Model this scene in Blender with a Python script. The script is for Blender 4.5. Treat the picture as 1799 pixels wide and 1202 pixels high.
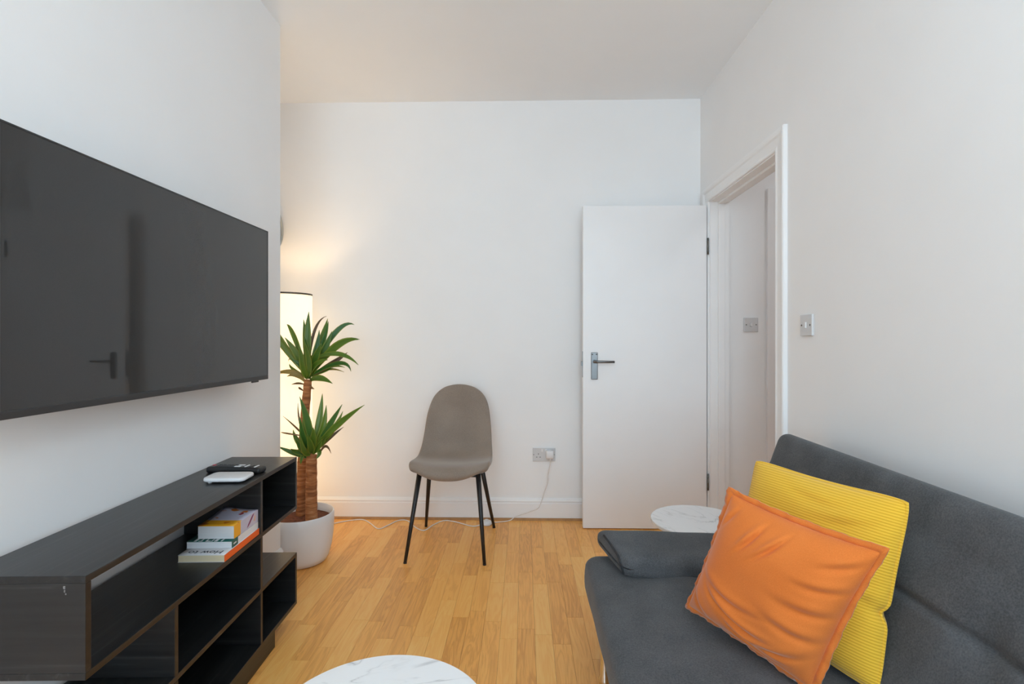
import bpy, bmesh, math, random
from mathutils import Vector, Matrix, noise

for o in list(bpy.data.objects):
    bpy.data.objects.remove(o, do_unlink=True)
S = bpy.context.scene
C = S.collection
PI = math.pi

# ------------------------------------------------------------ camera, world, light, exposure
cam = bpy.data.cameras.new('camera')
cam.sensor_width = 36.0
cam.lens = 900.0 / 1799.0 * 36.0
cam.shift_y = -5.0 / 1799.0
cam.clip_start = 0.02
camo = bpy.data.objects.new('camera', cam)
camo.location = (0, 0, 1.165)
camo.rotation_euler = (PI / 2, 0, math.atan(20.5 / 900.0))
C.objects.link(camo)
S.camera = camo

W = bpy.data.worlds.new('world')
S.world = W
W.use_nodes = True
W.node_tree.nodes['Background'].inputs[0].default_value = (0.86, 0.93, 1.0, 1)
W.node_tree.nodes['Background'].inputs[1].default_value = 1.0

def area(name, loc, rot, sx, sy, power, col):
    l = bpy.data.lights.new(name, 'AREA')
    l.shape = 'RECTANGLE'
    l.size, l.size_y, l.energy, l.color = sx, sy, power, col
    o = bpy.data.objects.new(name, l)
    o.location, o.rotation_euler = loc, rot
    C.objects.link(o)
    return o

# area light standing in for daylight at the added unseen window, tilted upward
area('added_window_light', (-0.03, -2.95, 1.50), (PI / 2 + 0.30, 0, 0), 2.10, 1.90, 86, (0.625, 0.845, 1.0))
S.cycles.max_bounces = 11
S.cycles.diffuse_bounces = 9

S.view_settings.view_transform = 'Standard'
S.view_settings.look = 'None'
S.view_settings.exposure = 0.08
S.view_settings.gamma = 1.0
S.view_settings.use_curve_mapping = False

# ------------------------------------------------------------ helpers
def new_obj(name, me, mat=None, parent=None):
    o = bpy.data.objects.new(name, me)
    C.objects.link(o)
    if mat and me and not me.materials:
        me.materials.append(mat)
    if parent:
        o.parent = parent
    return o

def from_bm(name, bm, mat, parent=None, smooth=False):
    me = bpy.data.meshes.new(name)
    bmesh.ops.recalc_face_normals(bm, faces=bm.faces)
    bm.to_mesh(me)
    bm.free()
    if smooth:
        for p in me.polygons:
            p.use_smooth = True
    return new_obj(name, me, mat, parent)

def add_box(bm, x0, x1, y0, y1, z0, z1, bev=0.0, seg=2):
    r = bmesh.ops.create_cube(bm, size=1.0)
    vs = r['verts']
    for v in vs:
        v.co = Vector((x0 + (v.co.x + .5) * (x1 - x0), y0 + (v.co.y + .5) * (y1 - y0), z0 + (v.co.z + .5) * (z1 - z0)))
    if bev:
        es = list({e for v in vs for e in v.link_edges})
        bmesh.ops.bevel(bm, geom=es, offset=bev, segments=seg, affect='EDGES', profile=0.5)

def box(name, x0, x1, y0, y1, z0, z1, mat, parent=None, bev=0.0, seg=2, smooth=False):
    bm = bmesh.new()
    add_box(bm, x0, x1, y0, y1, z0, z1, bev, seg)
    return from_bm(name, bm, mat, parent, smooth)

def add_tube(bm, pts, rads, n=12, cap=True):
    rings = []
    pts = [Vector(p) for p in pts]
    ref = None
    for i, p in enumerate(pts):
        t = (pts[min(i + 1, len(pts) - 1)] - pts[max(i - 1, 0)]).normalized()
        if ref is None:
            ref = Vector((1, 0, 0)) if abs(t.x) < .8 else Vector((0, 1, 0))
        a = (ref - t * ref.dot(t)).normalized()
        ref = a
        b = t.cross(a)
        r = rads[i] if isinstance(rads, (list, tuple)) else rads
        rings.append([bm.verts.new(p + (a * math.cos(k * 2 * PI / n) + b * math.sin(k * 2 * PI / n)) * r) for k in range(n)])
    for i in range(len(rings) - 1):
        for k in range(n):
            bm.faces.new((rings[i][k], rings[i][(k + 1) % n], rings[i + 1][(k + 1) % n], rings[i + 1][k]))
    if cap:
        bm.faces.new(rings[0][::-1])
        bm.faces.new(rings[-1])

def tube(name, pts, rads, mat, parent=None, n=12, smooth=True):
    bm = bmesh.new()
    add_tube(bm, pts, rads, n)
    o = from_bm(name, bm, mat, parent, smooth)
    return o

def lathe(name, prof, mat, parent=None, n=48, smooth=True, close=False):
    bm = bmesh.new()
    rings = []
    for r, z in prof:
        if r < 1e-6:
            rings.append([bm.verts.new((0, 0, z))])
        else:
            rings.append([bm.verts.new((r * math.cos(k * 2 * PI / n), r * math.sin(k * 2 * PI / n), z)) for k in range(n)])
    pairs = list(zip(rings[:-1], rings[1:]))
    if close:
        pairs.append((rings[-1], rings[0]))
    for A, B in pairs:
        for k in range(n):
            j = (k + 1) % n
            if len(A) == 1 and len(B) == 1:
                continue
            if len(A) == 1:
                bm.faces.new((A[0], B[j], B[k]))
            elif len(B) == 1:
                bm.faces.new((A[k], A[j], B[0]))
            else:
                bm.faces.new((A[k], A[j], B[j], B[k]))
    return from_bm(name, bm, mat, parent, smooth)

def grid_mesh(name, rows, mat, parent=None, smooth=True, closed_u=False):
    """rows: list of lists of Vectors"""
    n = len(rows[0])
    verts = [tuple(v) for r in rows for v in r]
    faces = []
    for i in range(len(rows) - 1):
        for j in range(n - 1):
            a = i * n + j
            faces.append((a, a + 1, a + n + 1, a + n))
    me = bpy.data.meshes.new(name)
    me.from_pydata(verts, [], faces)
    me.update()
    if smooth:
        for p in me.polygons:
            p.use_smooth = True
    return new_obj(name, me, mat, parent)

def cushion(name, sx, sy, sz, r, nx, ny, nz, mat, parent=None, disp=None):
    """rounded box with gridded faces; disp(p, n) -> moved point"""
    def coords(s, n):
        arc = [-s + r - r * math.cos(a * PI / 2 / 5) * 1.0 for a in range(5)]
        mid = [-s + r + (2 * s - 2 * r) * k / n for k in range(n + 1)]
        return arc[:5] + mid + [-q for q in reversed(arc[:5])]
    hx, hy, hz = sx / 2, sy / 2, sz / 2
    cx, cy, cz = coords(hx, nx), coords(hy, ny), coords(hz, nz)
    idx, verts, faces = {}, [], []
    def vid(p):
        key = tuple(round(q, 6) for q in p)
        if key in idx:
            return idx[key]
        q = Vector((max(-hx + r, min(hx - r, p[0])), max(-hy + r, min(hy - r, p[1])), max(-hz + r, min(hz - r, p[2]))))
        d = Vector(p) - q
        # cube-to-sphere style rounding
        n = d.normalized() if d.length > 0 else Vector((0, 0, 1))
        m = max(abs(d.x), abs(d.y), abs(d.z))
        w = q + n * r
        if disp:
            w = disp(w, n)
        idx[key] = len(verts)
        verts.append(tuple(w))
        return idx[key]
    def face_grid(A, B, f):
        for i in range(len(A) - 1):
            for j in range(len(B) - 1):
                q = [f(A[i], B[j]), f(A[i + 1], B[j]), f(A[i + 1], B[j + 1]), f(A[i], B[j + 1])]
                ids = [vid(p) for p in q]
                if len(set(ids)) >= 3:
                    faces.append(tuple(dict.fromkeys(ids)))
    for sgn in (-1, 1):
        face_grid(cx, cy, lambda a, b: (a, b, sgn * hz))
        face_grid(cx, cz, lambda a, b: (a, sgn * hy, b))
        face_grid(cy, cz, lambda a, b: (sgn * hx, a, b))
    me = bpy.data.meshes.new(name)
    me.from_pydata(verts, [], faces)
    bm = bmesh.new()
    bm.from_mesh(me)
    bmesh.ops.recalc_face_normals(bm, faces=bm.faces)
    bm.to_mesh(me)
    bm.free()
    for p in me.polygons:
        p.use_smooth = True
    return new_obj(name, me, mat, parent)

def tag(o, label, cat=None, group=None, kind=None):
    o['label'] = label
    if cat:
        o['category'] = cat
    if group:
        o['group'] = group
    if kind:
        o['kind'] = kind
    return o

def empty(name, loc=(0, 0, 0), rz=0.0):
    o = bpy.data.objects.new(name, None)
    o.empty_display_size = 0.05
    o.location = loc
    o.rotation_euler = (0, 0, rz)
    C.objects.link(o)
    return o

def text_mesh(name, body, size, mat, parent, M, extrude=0.0002):
    cu = bpy.data.curves.new(name, 'FONT')
    cu.body = body
    cu.size = size
    cu.extrude = extrude
    cu.align_x = 'CENTER'
    cu.align_y = 'CENTER'
    t = bpy.data.objects.new(name + '_tmp', cu)
    C.objects.link(t)
    bpy.context.view_layer.update()
    dg = bpy.context.evaluated_depsgraph_get()
    me = bpy.data.meshes.new_from_object(t.evaluated_get(dg))
    me.name = name
    bpy.data.objects.remove(t, do_unlink=True)
    me.materials.clear()
    o = new_obj(name, me, mat, parent)
    o.matrix_local = M
    return o

# ------------------------------------------------------------ materials
class NT:
    def __init__(self, name):
        self.m = bpy.data.materials.new(name)
        self.m.use_nodes = True
        self.t = self.m.node_tree
        self.b = self.t.nodes['Principled BSDF']
    def n(self, typ, **kw):
        nd = self.t.nodes.new(typ)
        for k, v in kw.items():
            if k.startswith('i_'):
                key = k[2:]
                nd.inputs[int(key) if key.isdigit() else key.replace('_', ' ')].default_value = v
            else:
                setattr(nd, k, v)
        return nd
    def l(self, a, b):
        self.t.links.new(a, b)
    def ramp(self, fac, stops):
        r = self.n('ShaderNodeValToRGB')
        e = r.color_ramp.elements
        while len(e) < len(stops):
            e.new(0.5)
        for i, (p, c) in enumerate(stops):
            e[i].position = p
            e[i].color = (*c, 1) if len(c) == 3 else c
        self.l(fac, r.inputs[0])
        return r
    def bump(self, h, strength=0.2, dist=0.01):
        b = self.n('ShaderNodeBump')
        b.inputs['Strength'].default_value = strength
        b.inputs['Distance'].default_value = dist
        self.l(h, b.inputs['Height'])
        self.l(b.outputs[0], self.b.inputs['Normal'])
        return b
    def set(self, **kw):
        for k, v in kw.items():
            self.b.inputs[k.replace('_', ' ')].default_value = v
        return self

def plain(name, col, rough=0.5, metal=0.0, spec=0.5, nscale=40, nvar=0.06, bump=0.0, **kw):
    t = NT(name)
    t.set(Roughness=rough, Metallic=metal)
    t.b.inputs['Specular IOR Level'].default_value = spec
    tc = t.n('ShaderNodeTexCoord')
    nz = t.n('ShaderNodeTexNoise', i_Scale=nscale, i_Detail=4.0)
    t.l(tc.outputs['Object'], nz.inputs['Vector'])
    a = tuple(max(0, q * (1 - nvar)) for q in col)
    b = tuple(min(1, q * (1 + nvar)) for q in col)
    r = t.ramp(nz.outputs['Fac'], [(0.3, a), (0.7, b)])
    t.l(r.outputs[0], t.b.inputs['Base Color'])
    if bump:
        t.bump(nz.outputs['Fac'], bump, 0.002)
    for k, v in kw.items():
        t.b.inputs[k.replace('_', ' ')].default_value = v
    return t.m

M = {}
M['wall'] = plain('wall_paint', (0.855, 0.855, 0.86), 0.62, nscale=3.0, nvar=0.012, spec=0.3)
M['ceiling'] = plain('ceiling_paint', (0.875, 0.895, 0.915), 0.8, nscale=2.5, nvar=0.012, spec=0.2)
M['trim'] = plain('gloss_trim_paint', (0.86, 0.86, 0.865), 0.35, nscale=6, nvar=0.012)
M['doorpaint'] = plain('door_paint', (0.85, 0.85, 0.86), 0.34, nscale=4, nvar=0.012)
M['plastic'] = plain('white_plastic', (0.74, 0.74, 0.75), 0.35, nscale=20, nvar=0.01)
M['plate'] = plain('switch_plate_plastic', (0.62, 0.62, 0.63), 0.3, nscale=20, nvar=0.01)
M['pin'] = plain('dark_hole', (0.06, 0.06, 0.06), 0.6)
M['chrome'] = plain('satin_chrome', (0.20, 0.205, 0.21), 0.30, metal=1.0, nscale=30, nvar=0.05)
M['bright_chrome'] = plain('bright_chrome', (0.85, 0.83, 0.80), 0.12, metal=1.0, nscale=30, nvar=0.02)
M['hinge'] = plain('dull_steel', (0.16, 0.16, 0.15), 0.45, metal=0.8, nscale=60, nvar=0.15)
M['blackmetal'] = plain('black_metal', (0.012, 0.012, 0.013), 0.42, nscale=60, nvar=0.1)
M['blackplastic'] = plain('black_plastic', (0.014, 0.014, 0.015), 0.38, nscale=60, nvar=0.08)
M['tvbody'] = plain('tv_body', (0.03, 0.03, 0.032), 0.45, nscale=60, nvar=0.06)
M['soil'] = plain('potting_soil', (0.13, 0.040, 0.018), 0.95, nscale=70, nvar=0.5, bump=0.9)
M['pot'] = plain('white_ceramic', (0.76, 0.77, 0.79), 0.34, nscale=5, nvar=0.012)
M['disc'] = plain('grey_disc', (0.36, 0.39, 0.40), 0.4)
M['glassw'] = None

def mat_screen():
    t = NT('tv_screen_glass')
    t.set(Roughness=0.02)
    t.b.inputs['Base Color'].default_value = (0.010, 0.010, 0.0105, 1)
    t.b.inputs['IOR'].default_value = 1.55
    tc = t.n('ShaderNodeTexCoord')
    nz = t.n('ShaderNodeTexNoise', i_Scale=900.0, i_Detail=1.0)
    t.l(tc.outputs['Object'], nz.inputs['Vector'])
    r = t.ramp(nz.outputs['Fac'], [(0.3, (0.030, 0.030, 0.030)), (0.7, (0.034, 0.034, 0.034))])
    t.l(r.outputs[0], t.b.inputs['Base Color'])
    return t.m
M['screen'] = mat_screen()

def mat_floor():
    t = NT('oak_laminate')
    t.set(Roughness=0.36)
    t.b.inputs['Specular IOR Level'].default_value = 0.42
    g = t.n('ShaderNodeNewGeometry')
    oi = t.n('ShaderNodeObjectInfo')
    mul = t.n('ShaderNodeMath', operation='MULTIPLY', i_1=37.0)
    t.l(oi.outputs['Random'], mul.inputs[0])
    comb = t.n('ShaderNodeCombineXYZ')
    t.l(mul.outputs[0], comb.inputs[0])
    t.l(mul.outputs[0], comb.inputs[2])
    add = t.n('ShaderNodeVectorMath', operation='ADD')
    t.l(g.outputs['Position'], add.inputs[0])
    t.l(comb.outputs[0], add.inputs[1])
    mp = t.n('ShaderNodeMapping')
    mp.inputs['Scale'].default_value = (16.0, 1.5, 1.0)
    t.l(add.outputs[0], mp.inputs[0])
    n1 = t.n('ShaderNodeTexNoise', i_Scale=1.6, i_Detail=3.0, i_Distortion=1.0)
    t.l(mp.outputs[0], n1.inputs['Vector'])
    # cathedral figure: rings of the low frequency noise
    m2 = t.n('ShaderNodeMath', operation='MULTIPLY', i_1=34.0)
    t.l(n1.outputs['Fac'], m2.inputs[0])
    sn = t.n('ShaderNodeMath', operation='SINE')
    t.l(m2.outputs[0], sn.inputs[0])
    mp2 = t.n('ShaderNodeMapping')
    mp2.inputs['Scale'].default_value = (260.0, 9.0, 1.0)
    t.l(add.outputs[0], mp2.inputs[0])
    n2 = t.n('ShaderNodeTexNoise', i_Scale=1.0, i_Detail=3.0)
    t.l(mp2.outputs[0], n2.inputs['Vector'])
    a = t.n('ShaderNodeMath', operation='MULTIPLY_ADD', i_1=0.085, i_2=0.5)
    t.l(sn.outputs[0], a.inputs[0])
    b = t.n('ShaderNodeMath', operation='MULTIPLY_ADD', i_1=0.30, i_2=-0.15)
    t.l(n2.outputs['Fac'], b.inputs[0])
    c = t.n('ShaderNodeMath', operation='ADD')
    t.l(a.outputs[0], c.inputs[0])
    t.l(b.outputs[0], c.inputs[1])
    d = t.n('ShaderNodeMath', operation='MULTIPLY_ADD', i_1=0.36, i_2=-0.18)
    t.l(oi.outputs['Random'], d.inputs[0])
    e = t.n('ShaderNodeMath', operation='ADD')
    t.l(c.outputs[0], e.inputs[0])
    t.l(d.outputs[0], e.inputs[1])
    r = t.ramp(e.outputs[0], [(0.12, (0.60, 0.245, 0.050)), (0.5, (0.88, 0.425, 0.104)), (0.85, (0.93, 0.545, 0.165))])
    t.l(r.outputs[0], t.b.inputs['Base Color'])
    t.bump(n2.outputs['Fac'], 0.06, 0.001)
    return t.m
M['floor'] = mat_floor()

def mat_blackwood(name='black_wood_veneer', sc=(70.0, 3.0, 70.0)):
    t = NT(name)
    t.set(Roughness=0.33)
    t.b.inputs['Specular IOR Level'].default_value = 0.5
    tc = t.n('ShaderNodeTexCoord')
    mp = t.n('ShaderNodeMapping')
    mp.inputs['Scale'].default_value = sc
    t.l(tc.outputs['Object'], mp.inputs[0])
    n = t.n('ShaderNodeTexNoise', i_Scale=1.0, i_Detail=5.0, i_Distortion=0.6)
    t.l(mp.outputs[0], n.inputs['Vector'])
    r = t.ramp(n.outputs['Fac'], [(0.3, (0.007, 0.007, 0.0075)), (0.60, (0.015, 0.015, 0.0155)), (0.76, (0.046, 0.046, 0.047))])
    t.l(r.outputs[0], t.b.inputs['Base Color'])
    t.bump(n.outputs['Fac'], 0.25, 0.001)
    return t.m
M['blackwood'] = mat_blackwood()
M['blackwood_end'] = mat_blackwood('black_wood_veneer_end_grain', (3.0, 60.0, 60.0))

def mat_fabric(name, c0, c1, scale=420, sheen=0.0, rough=0.95, bump=0.5, big=9.0):
    t = NT(name)
    t.set(Roughness=rough)
    t.b.inputs['Specular IOR Level'].default_value = 0.15
    tc = t.n('ShaderNodeTexCoord')
    n = t.n('ShaderNodeTexNoise', i_Scale=scale, i_Detail=3.0)
    t.l(tc.outputs['Object'], n.inputs['Vector'])
    n2 = t.n('ShaderNodeTexNoise', i_Scale=big, i_Detail=3.0)
    t.l(tc.outputs['Object'], n2.inputs['Vector'])
    mx = t.n('ShaderNodeMath', operation='MULTIPLY_ADD', i_1=0.6, i_2=0.0)
    t.l(n.outputs['Fac'], mx.inputs[0])
    m3 = t.n('ShaderNodeMath', operation='MULTIPLY_ADD', i_1=0.4)
    t.l(n2.outputs['Fac'], m3.inputs[0])
    t.l(mx.outputs[0], m3.inputs[2])
    r = t.ramp(m3.outputs[0], [(0.34, c0), (0.66, c1)])
    t.l(r.outputs[0], t.b.inputs['Base Color'])
    t.b.inputs['Sheen Weight'].default_value = sheen
    t.b.inputs['Sheen Roughness'].default_value = 0.4
    t.bump(n.outputs['Fac'], bump, 0.0015)
    return t.m
M['sofa'] = mat_fabric('charcoal_woven_fabric', (0.060, 0.063, 0.068), (0.118, 0.122, 0.130), 260, 0.15)
M['sofapipe'] = mat_fabric('charcoal_piping', (0.030, 0.031, 0.034), (0.05, 0.051, 0.055), 300)
M['orange'] = mat_fabric('orange_velvet', (0.66, 0.170, 0.030), (0.76, 0.215, 0.045), 500, 0.35, 0.8, 0.15, 6.0)
M['chairfab'] = mat_fabric('taupe_velvet', (0.205, 0.160, 0.128), (0.320, 0.258, 0.212), 400, 0.35, 0.85, 0.2, 5.0)

def mat_cord():
    t = NT('yellow_corduroy')
    t.set(Roughness=0.9)
    t.b.inputs['Specular IOR Level'].default_value = 0.2
    tc = t.n('ShaderNodeTexCoord')
    sp = t.n('ShaderNodeSeparateXYZ')
    t.l(tc.outputs['Object'], sp.inputs[0])
    m = t.n('ShaderNodeMath', operation='MULTIPLY', i_1=2 * PI / 0.0066)
    t.l(sp.outputs['Y'], m.inputs[0])
    s = t.n('ShaderNodeMath', operation='SINE')
    t.l(m.outputs[0], s.inputs[0])
    s2 = t.n('ShaderNodeMath', operation='MULTIPLY_ADD', i_1=0.5, i_2=0.5)
    t.l(s.outputs[0], s2.inputs[0])
    r = t.ramp(s2.outputs[0], [(0.0, (0.66, 0.375, 0.024)), (0.5, (0.80, 0.475, 0.040)), (1.0, (0.84, 0.52, 0.055))])
    t.l(r.outputs[0], t.b.inputs['Base Color'])
    t.b.inputs['Sheen Weight'].default_value = 0.2
    t.bump(s2.outputs[0], 0.45, 0.0014)
    return t.m
M['yellow'] = mat_cord()

def mat_marble():
    t = NT('white_marble')
    t.set(Roughness=0.22)
    tc = t.n('ShaderNodeTexCoord')
    mp = t.n('ShaderNodeMapping')
    mp.inputs['Rotation'].default_value = (0, 0, 0.9)
    mp.inputs['Scale'].default_value = (1.0, 3.0, 1.0)
    t.l(tc.outputs['Object'], mp.inputs[0])
    n = t.n('ShaderNodeTexNoise', i_Scale=2.6, i_Detail=5.0, i_Distortion=0.8)
    n.inputs['Roughness'].default_value = 0.5
    t.l(mp.outputs[0], n.inputs['Vector'])
    a = t.n('ShaderNodeMath', operation='SUBTRACT', i_1=0.5)
    t.l(n.outputs['Fac'], a.inputs[0])
    b = t.n('ShaderNodeMath', operation='ABSOLUTE')
    t.l(a.outputs[0], b.inputs[0])
    n2 = t.n('ShaderNodeTexNoise', i_Scale=5.0, i_Detail=2.0)
    t.l(tc.outputs['Object'], n2.inputs['Vector'])
    rv = t.ramp(b.outputs[0], [(0.0, (0.42, 0.42, 0.43)), (0.006, (0.66, 0.66, 0.665)), (0.02, (0.80, 0.80, 0.805))])
    rm = t.ramp(n2.outputs['Fac'], [(0.42, (0, 0, 0)), (0.58, (1, 1, 1))])
    mx = t.n('ShaderNodeMixRGB')
    mx.inputs[1].default_value = (0.80, 0.80, 0.805, 1)
    t.l(rm.outputs[0], mx.inputs[0])
    t.l(rv.outputs[0], mx.inputs[2])
    t.l(mx.outputs[0], t.b.inputs['Base Color'])
    return t.m
M['marble'] = mat_marble()

def mat_leaf(name, c0, c1, edge):
    t = NT(name)
    t.set(Roughness=0.38)
    oi = t.n('ShaderNodeObjectInfo')
    tc = t.n('ShaderNodeTexCoord')
    uv = t.n('ShaderNodeSeparateXYZ')
    t.l(tc.outputs['UV'], uv.inputs[0])
    # paler margin across the blade: |u-.5|
    a = t.n('ShaderNodeMath', operation='SUBTRACT', i_1=0.5)
    t.l(uv.outputs['X'], a.inputs[0])
    b = t.n('ShaderNodeMath', operation='ABSOLUTE')
    t.l(a.outputs[0], b.inputs[0])
    rr = t.ramp(oi.outputs['Random'], [(0.0, c0), (1.0, c1)])
    re = t.ramp(b.outputs[0], [(0.30, (0, 0, 0)), (0.5, (1, 1, 1))])
    mx = t.n('ShaderNodeMixRGB')
    mx.inputs[2].default_value = (*edge, 1)
    m5 = t.n('ShaderNodeMath', operation='MULTIPLY', i_1=0.55)
    t.l(re.outputs[0], m5.inputs[0])
    t.l(m5.outputs[0], mx.inputs[0])
    t.l(rr.outputs[0], mx.inputs[1])
    t.l(mx.outputs[0], t.b.inputs['Base Color'])
    t.b.inputs['Transmission Weight'].default_value = 0.0
    t.b.inputs['Subsurface Weight'].default_value = 0.0
    n = t.n('ShaderNodeTexWave', i_Scale=14.0)
    t.l(tc.outputs['UV'], n.inputs['Vector'])
    t.bump(n.outputs['Fac'], 0.1, 0.001)
    return t.m
M['leaf'] = mat_leaf('yucca_leaf', (0.020, 0.105, 0.012), (0.120, 0.200, 0.014), (0.30, 0.31, 0.03))
M['leafy'] = mat_leaf('yucca_yellowing_leaf', (0.22, 0.16, 0.02), (0.30, 0.22, 0.04), (0.36, 0.28, 0.08))
M['leafd'] = mat_leaf('yucca_dry_leaf', (0.10, 0.055, 0.022), (0.17, 0.10, 0.04), (0.2, 0.13, 0.06))

def mat_bark():
    t = NT('yucca_bark')
    t.set(Roughness=0.85)
    tc = t.n('ShaderNodeTexCoord')
    mp = t.n('ShaderNodeMapping')
    mp.inputs['Scale'].default_value = (12.0, 12.0, 75.0)
    t.l(tc.outputs['Object'], mp.inputs[0])
    n = t.n('ShaderNodeTexNoise', i_Scale=1.0, i_Detail=4.0, i_Distortion=0.4)
    t.l(mp.outputs[0], n.inputs['Vector'])
    r = t.ramp(n.outputs['Fac'], [(0.3, (0.17, 0.058, 0.019)), (0.55, (0.40, 0.155, 0.052)), (0.75, (0.56, 0.30, 0.145))])
    t.l(r.outputs[0], t.b.inputs['Base Color'])
    t.bump(n.outputs['Fac'], 0.8, 0.004)
    return t.m
M['bark'] = mat_bark()

def mat_shade():
    t = NT('glowing_lamp_shade')
    t.set(Roughness=0.9)
    t.b.inputs['Base Color'].default_value = (0.75, 0.72, 0.66, 1)
    tc = t.n('ShaderNodeTexCoord')
    n = t.n('ShaderNodeTexNoise', i_Scale=60.0, i_Detail=2.0)
    t.l(tc.outputs['Object'], n.inputs['Vector'])
    r = t.ramp(n.outputs['Fac'], [(0.3, (1.0, 0.735, 0.44)), (0.7, (1.0, 0.75, 0.46))])
    t.l(r.outputs[0], t.b.inputs['Emission Color'])
    t.b.inputs['Emission Strength'].default_value = 1.12
    return t.m
M['shade'] = mat_shade()

def mat_glass():
    t = NT('window_glass')
    nd = t.t.nodes
    tr = nd.new('ShaderNodeBsdfTransparent')
    gl = nd.new('ShaderNodeBsdfGlossy')
    gl.inputs['Roughness'].default_value = 0.02
    mx = nd.new('ShaderNodeMixShader')
    mx.inputs[0].default_value = 0.06
    t.l(tr.outputs[0], mx.inputs[1])
    t.l(gl.outputs[0], mx.inputs[2])
    t.l(mx.outputs[0], nd['Material Output'].inputs[0])
    return t.m
M['glassw'] = mat_glass()

# ------------------------------------------------------------ the room
XL, XR, YB, YF, ZC = -1.20, 1.136, 3.32, -2.75, 2.71
XA, YCH = -1.60, 2.50            # alcove wall and chimney-breast corner
DY0, DY1, DZ = 2.325, 3.15, 2.0  # door opening in the right wall
XH = 1.251                       # hall side of the right wall
HY = 3.20                        # hall end wall

def struct(o, label=None):
    o['kind'] = 'structure'
    if label:
        o['label'] = label
    return o

def boxes(name, lst, mat, parent=None, bev=0):
    bm = bmesh.new()
    for b in lst:
        add_box(bm, *b, bev)
    return from_bm(name, bm, mat, parent)

struct(boxes('wall_left', [(XA - .12, XL, YF, YCH, 0, ZC)], M['wall']), 'white painted chimney breast wall behind the television')
struct(boxes('wall_alcove', [(XA - .12, XA, YCH, YB, 0, ZC)], M['wall']), 'white side wall deep in the alcove behind the floor lamp')
struct(boxes('wall_back', [(XA - .12, XH, YB, YB + .12, 0, ZC)], M['wall']), 'white back wall behind the chair')
struct(boxes('wall_right', [(XR, XH, YF, DY0 - .025, 0, ZC), (XR, XH, DY1 + .025, YB, 0, ZC), (XR, XH, DY0 - .025, DY1 + .025, DZ + .025, ZC)], M['wall']), 'white wall behind the sofa with the doorway')
struct(boxes('wall_front', [(XA - .12, -1.15, YF - .12, YF, 0, ZC), (1.09, XH, YF - .12, YF, 0, ZC), (-1.15, 1.09, YF - .12, YF, 0, .55), (-1.15, 1.09, YF - .12, YF, 2.45, ZC)], M['wall']), 'white wall with the added window, behind the camera')
struct(boxes('ceiling', [(XA - .12, 2.62, YF - .12, YB + .12, ZC, ZC + .1)], M['ceiling']), 'plain white ceiling')
# hall beyond the door
struct(boxes('wall_hall', [(XH, 2.62, HY, HY + .12, 0, ZC), (2.5, 2.62, .9, HY, 0, ZC), (XH, 2.5, .8, .9, 0, ZC)], M['wall']), 'pale hall wall seen through the doorway')

# unseen window added behind the camera as a source of light
wn = struct(empty('added_window_1', (-.03, YF - .06, .55)), 'unseen white framed window added behind the camera to let light in')
for a in ((-1.12, -1.05, 0, 1.9), (1.05, 1.12, 0, 1.9), (-.035, .035, .07, 1.83)):
    box('window_frame', a[0], a[1], -.03, .03, a[2], a[3], M['trim'], wn)
for a in ((0, .07), (1.83, 1.9), (1.2, 1.25)):
    box('window_frame', -1.05, 1.05, -.028, .028, a[0], a[1], M['trim'], wn)
for a in ((-1.05, -.035), (.035, 1.05)):
    for z in ((.07, 1.2), (1.25, 1.83)):
        box('pane', a[0], a[1], -.003, .003, z[0], z[1], M['glassw'], wn)
box('window_sill', -1.15, 1.15, .03, .16, -.03, .0, M['trim'], wn)

# floor: base slab, individual oak strips in view, the rest joined
fl = struct(boxes('floor', [(XA - .12, 2.62, YF - .12, YB + .12, -.08, -.004)], plain('underlay', (0.10, 0.05, 0.02), 0.9)), 'oak strip laminate floor running towards the back wall')
rnd = random.Random(7)
SW = 0.0685
meshes = {}
def strip_mesh(L):
    L = round(L, 2)
    if L not in meshes:
        bm = bmesh.new()
        add_box(bm, -SW / 2 + .00035, SW / 2 - .00035, .0004, L - .0004, -.0045, 0)
        bmesh.ops.delete(bm, geom=[f for f in bm.faces if f.normal.z < -.5], context='FACES')
        me = bpy.data.meshes.new('plank')
        bm.to_mesh(me)
        bm.free()
        me.materials.append(M['floor'])
        meshes[L] = me
    return meshes[L]
rest = bmesh.new()
def lane_strips(x, y0, y1, single):
    y = y0
    first = rnd.uniform(.12, .46)
    while y < y1 - 1e-6:
        L = first if first else rnd.choice((.34, .38, .42, .46, .50))
        first = None
        L = round(min(L, y1 - y), 2)
        if y1 - (y + L) < .1:
            L = round(y1 - y, 2)
        if L <= 0:
            break
        if single:
            o = bpy.data.objects.new('plank', strip_mesh(L))
            C.objects.link(o)
            o.parent = fl
            o.location = (x, y, 0)
        else:
            add_box(rest, x - SW / 2 + .00035, x + SW / 2 - .00035, y + .0004, y + L - .0004, -.0045, 0)
        y += L
x = XA + SW / 2
while x - SW / 2 < 1.13:
    if x < XL - .02:
        lane_strips(x, 2.50, YB, True)
    elif x < .30:
        lane_strips(x, .92, YB, True)
        lane_strips(x, -2.75, .92, False)
    else:
        lane_strips(x, 2.0, YB, True)
        lane_strips(x, -2.75, 2.0, False)
    x += SW
while x < 2.5:
    lane_strips(x, .9, 3.2, False)
    x += SW
ro = from_bm('plank_field', rest, M['floor'], fl)
ro['kind'] = 'stuff'

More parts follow.
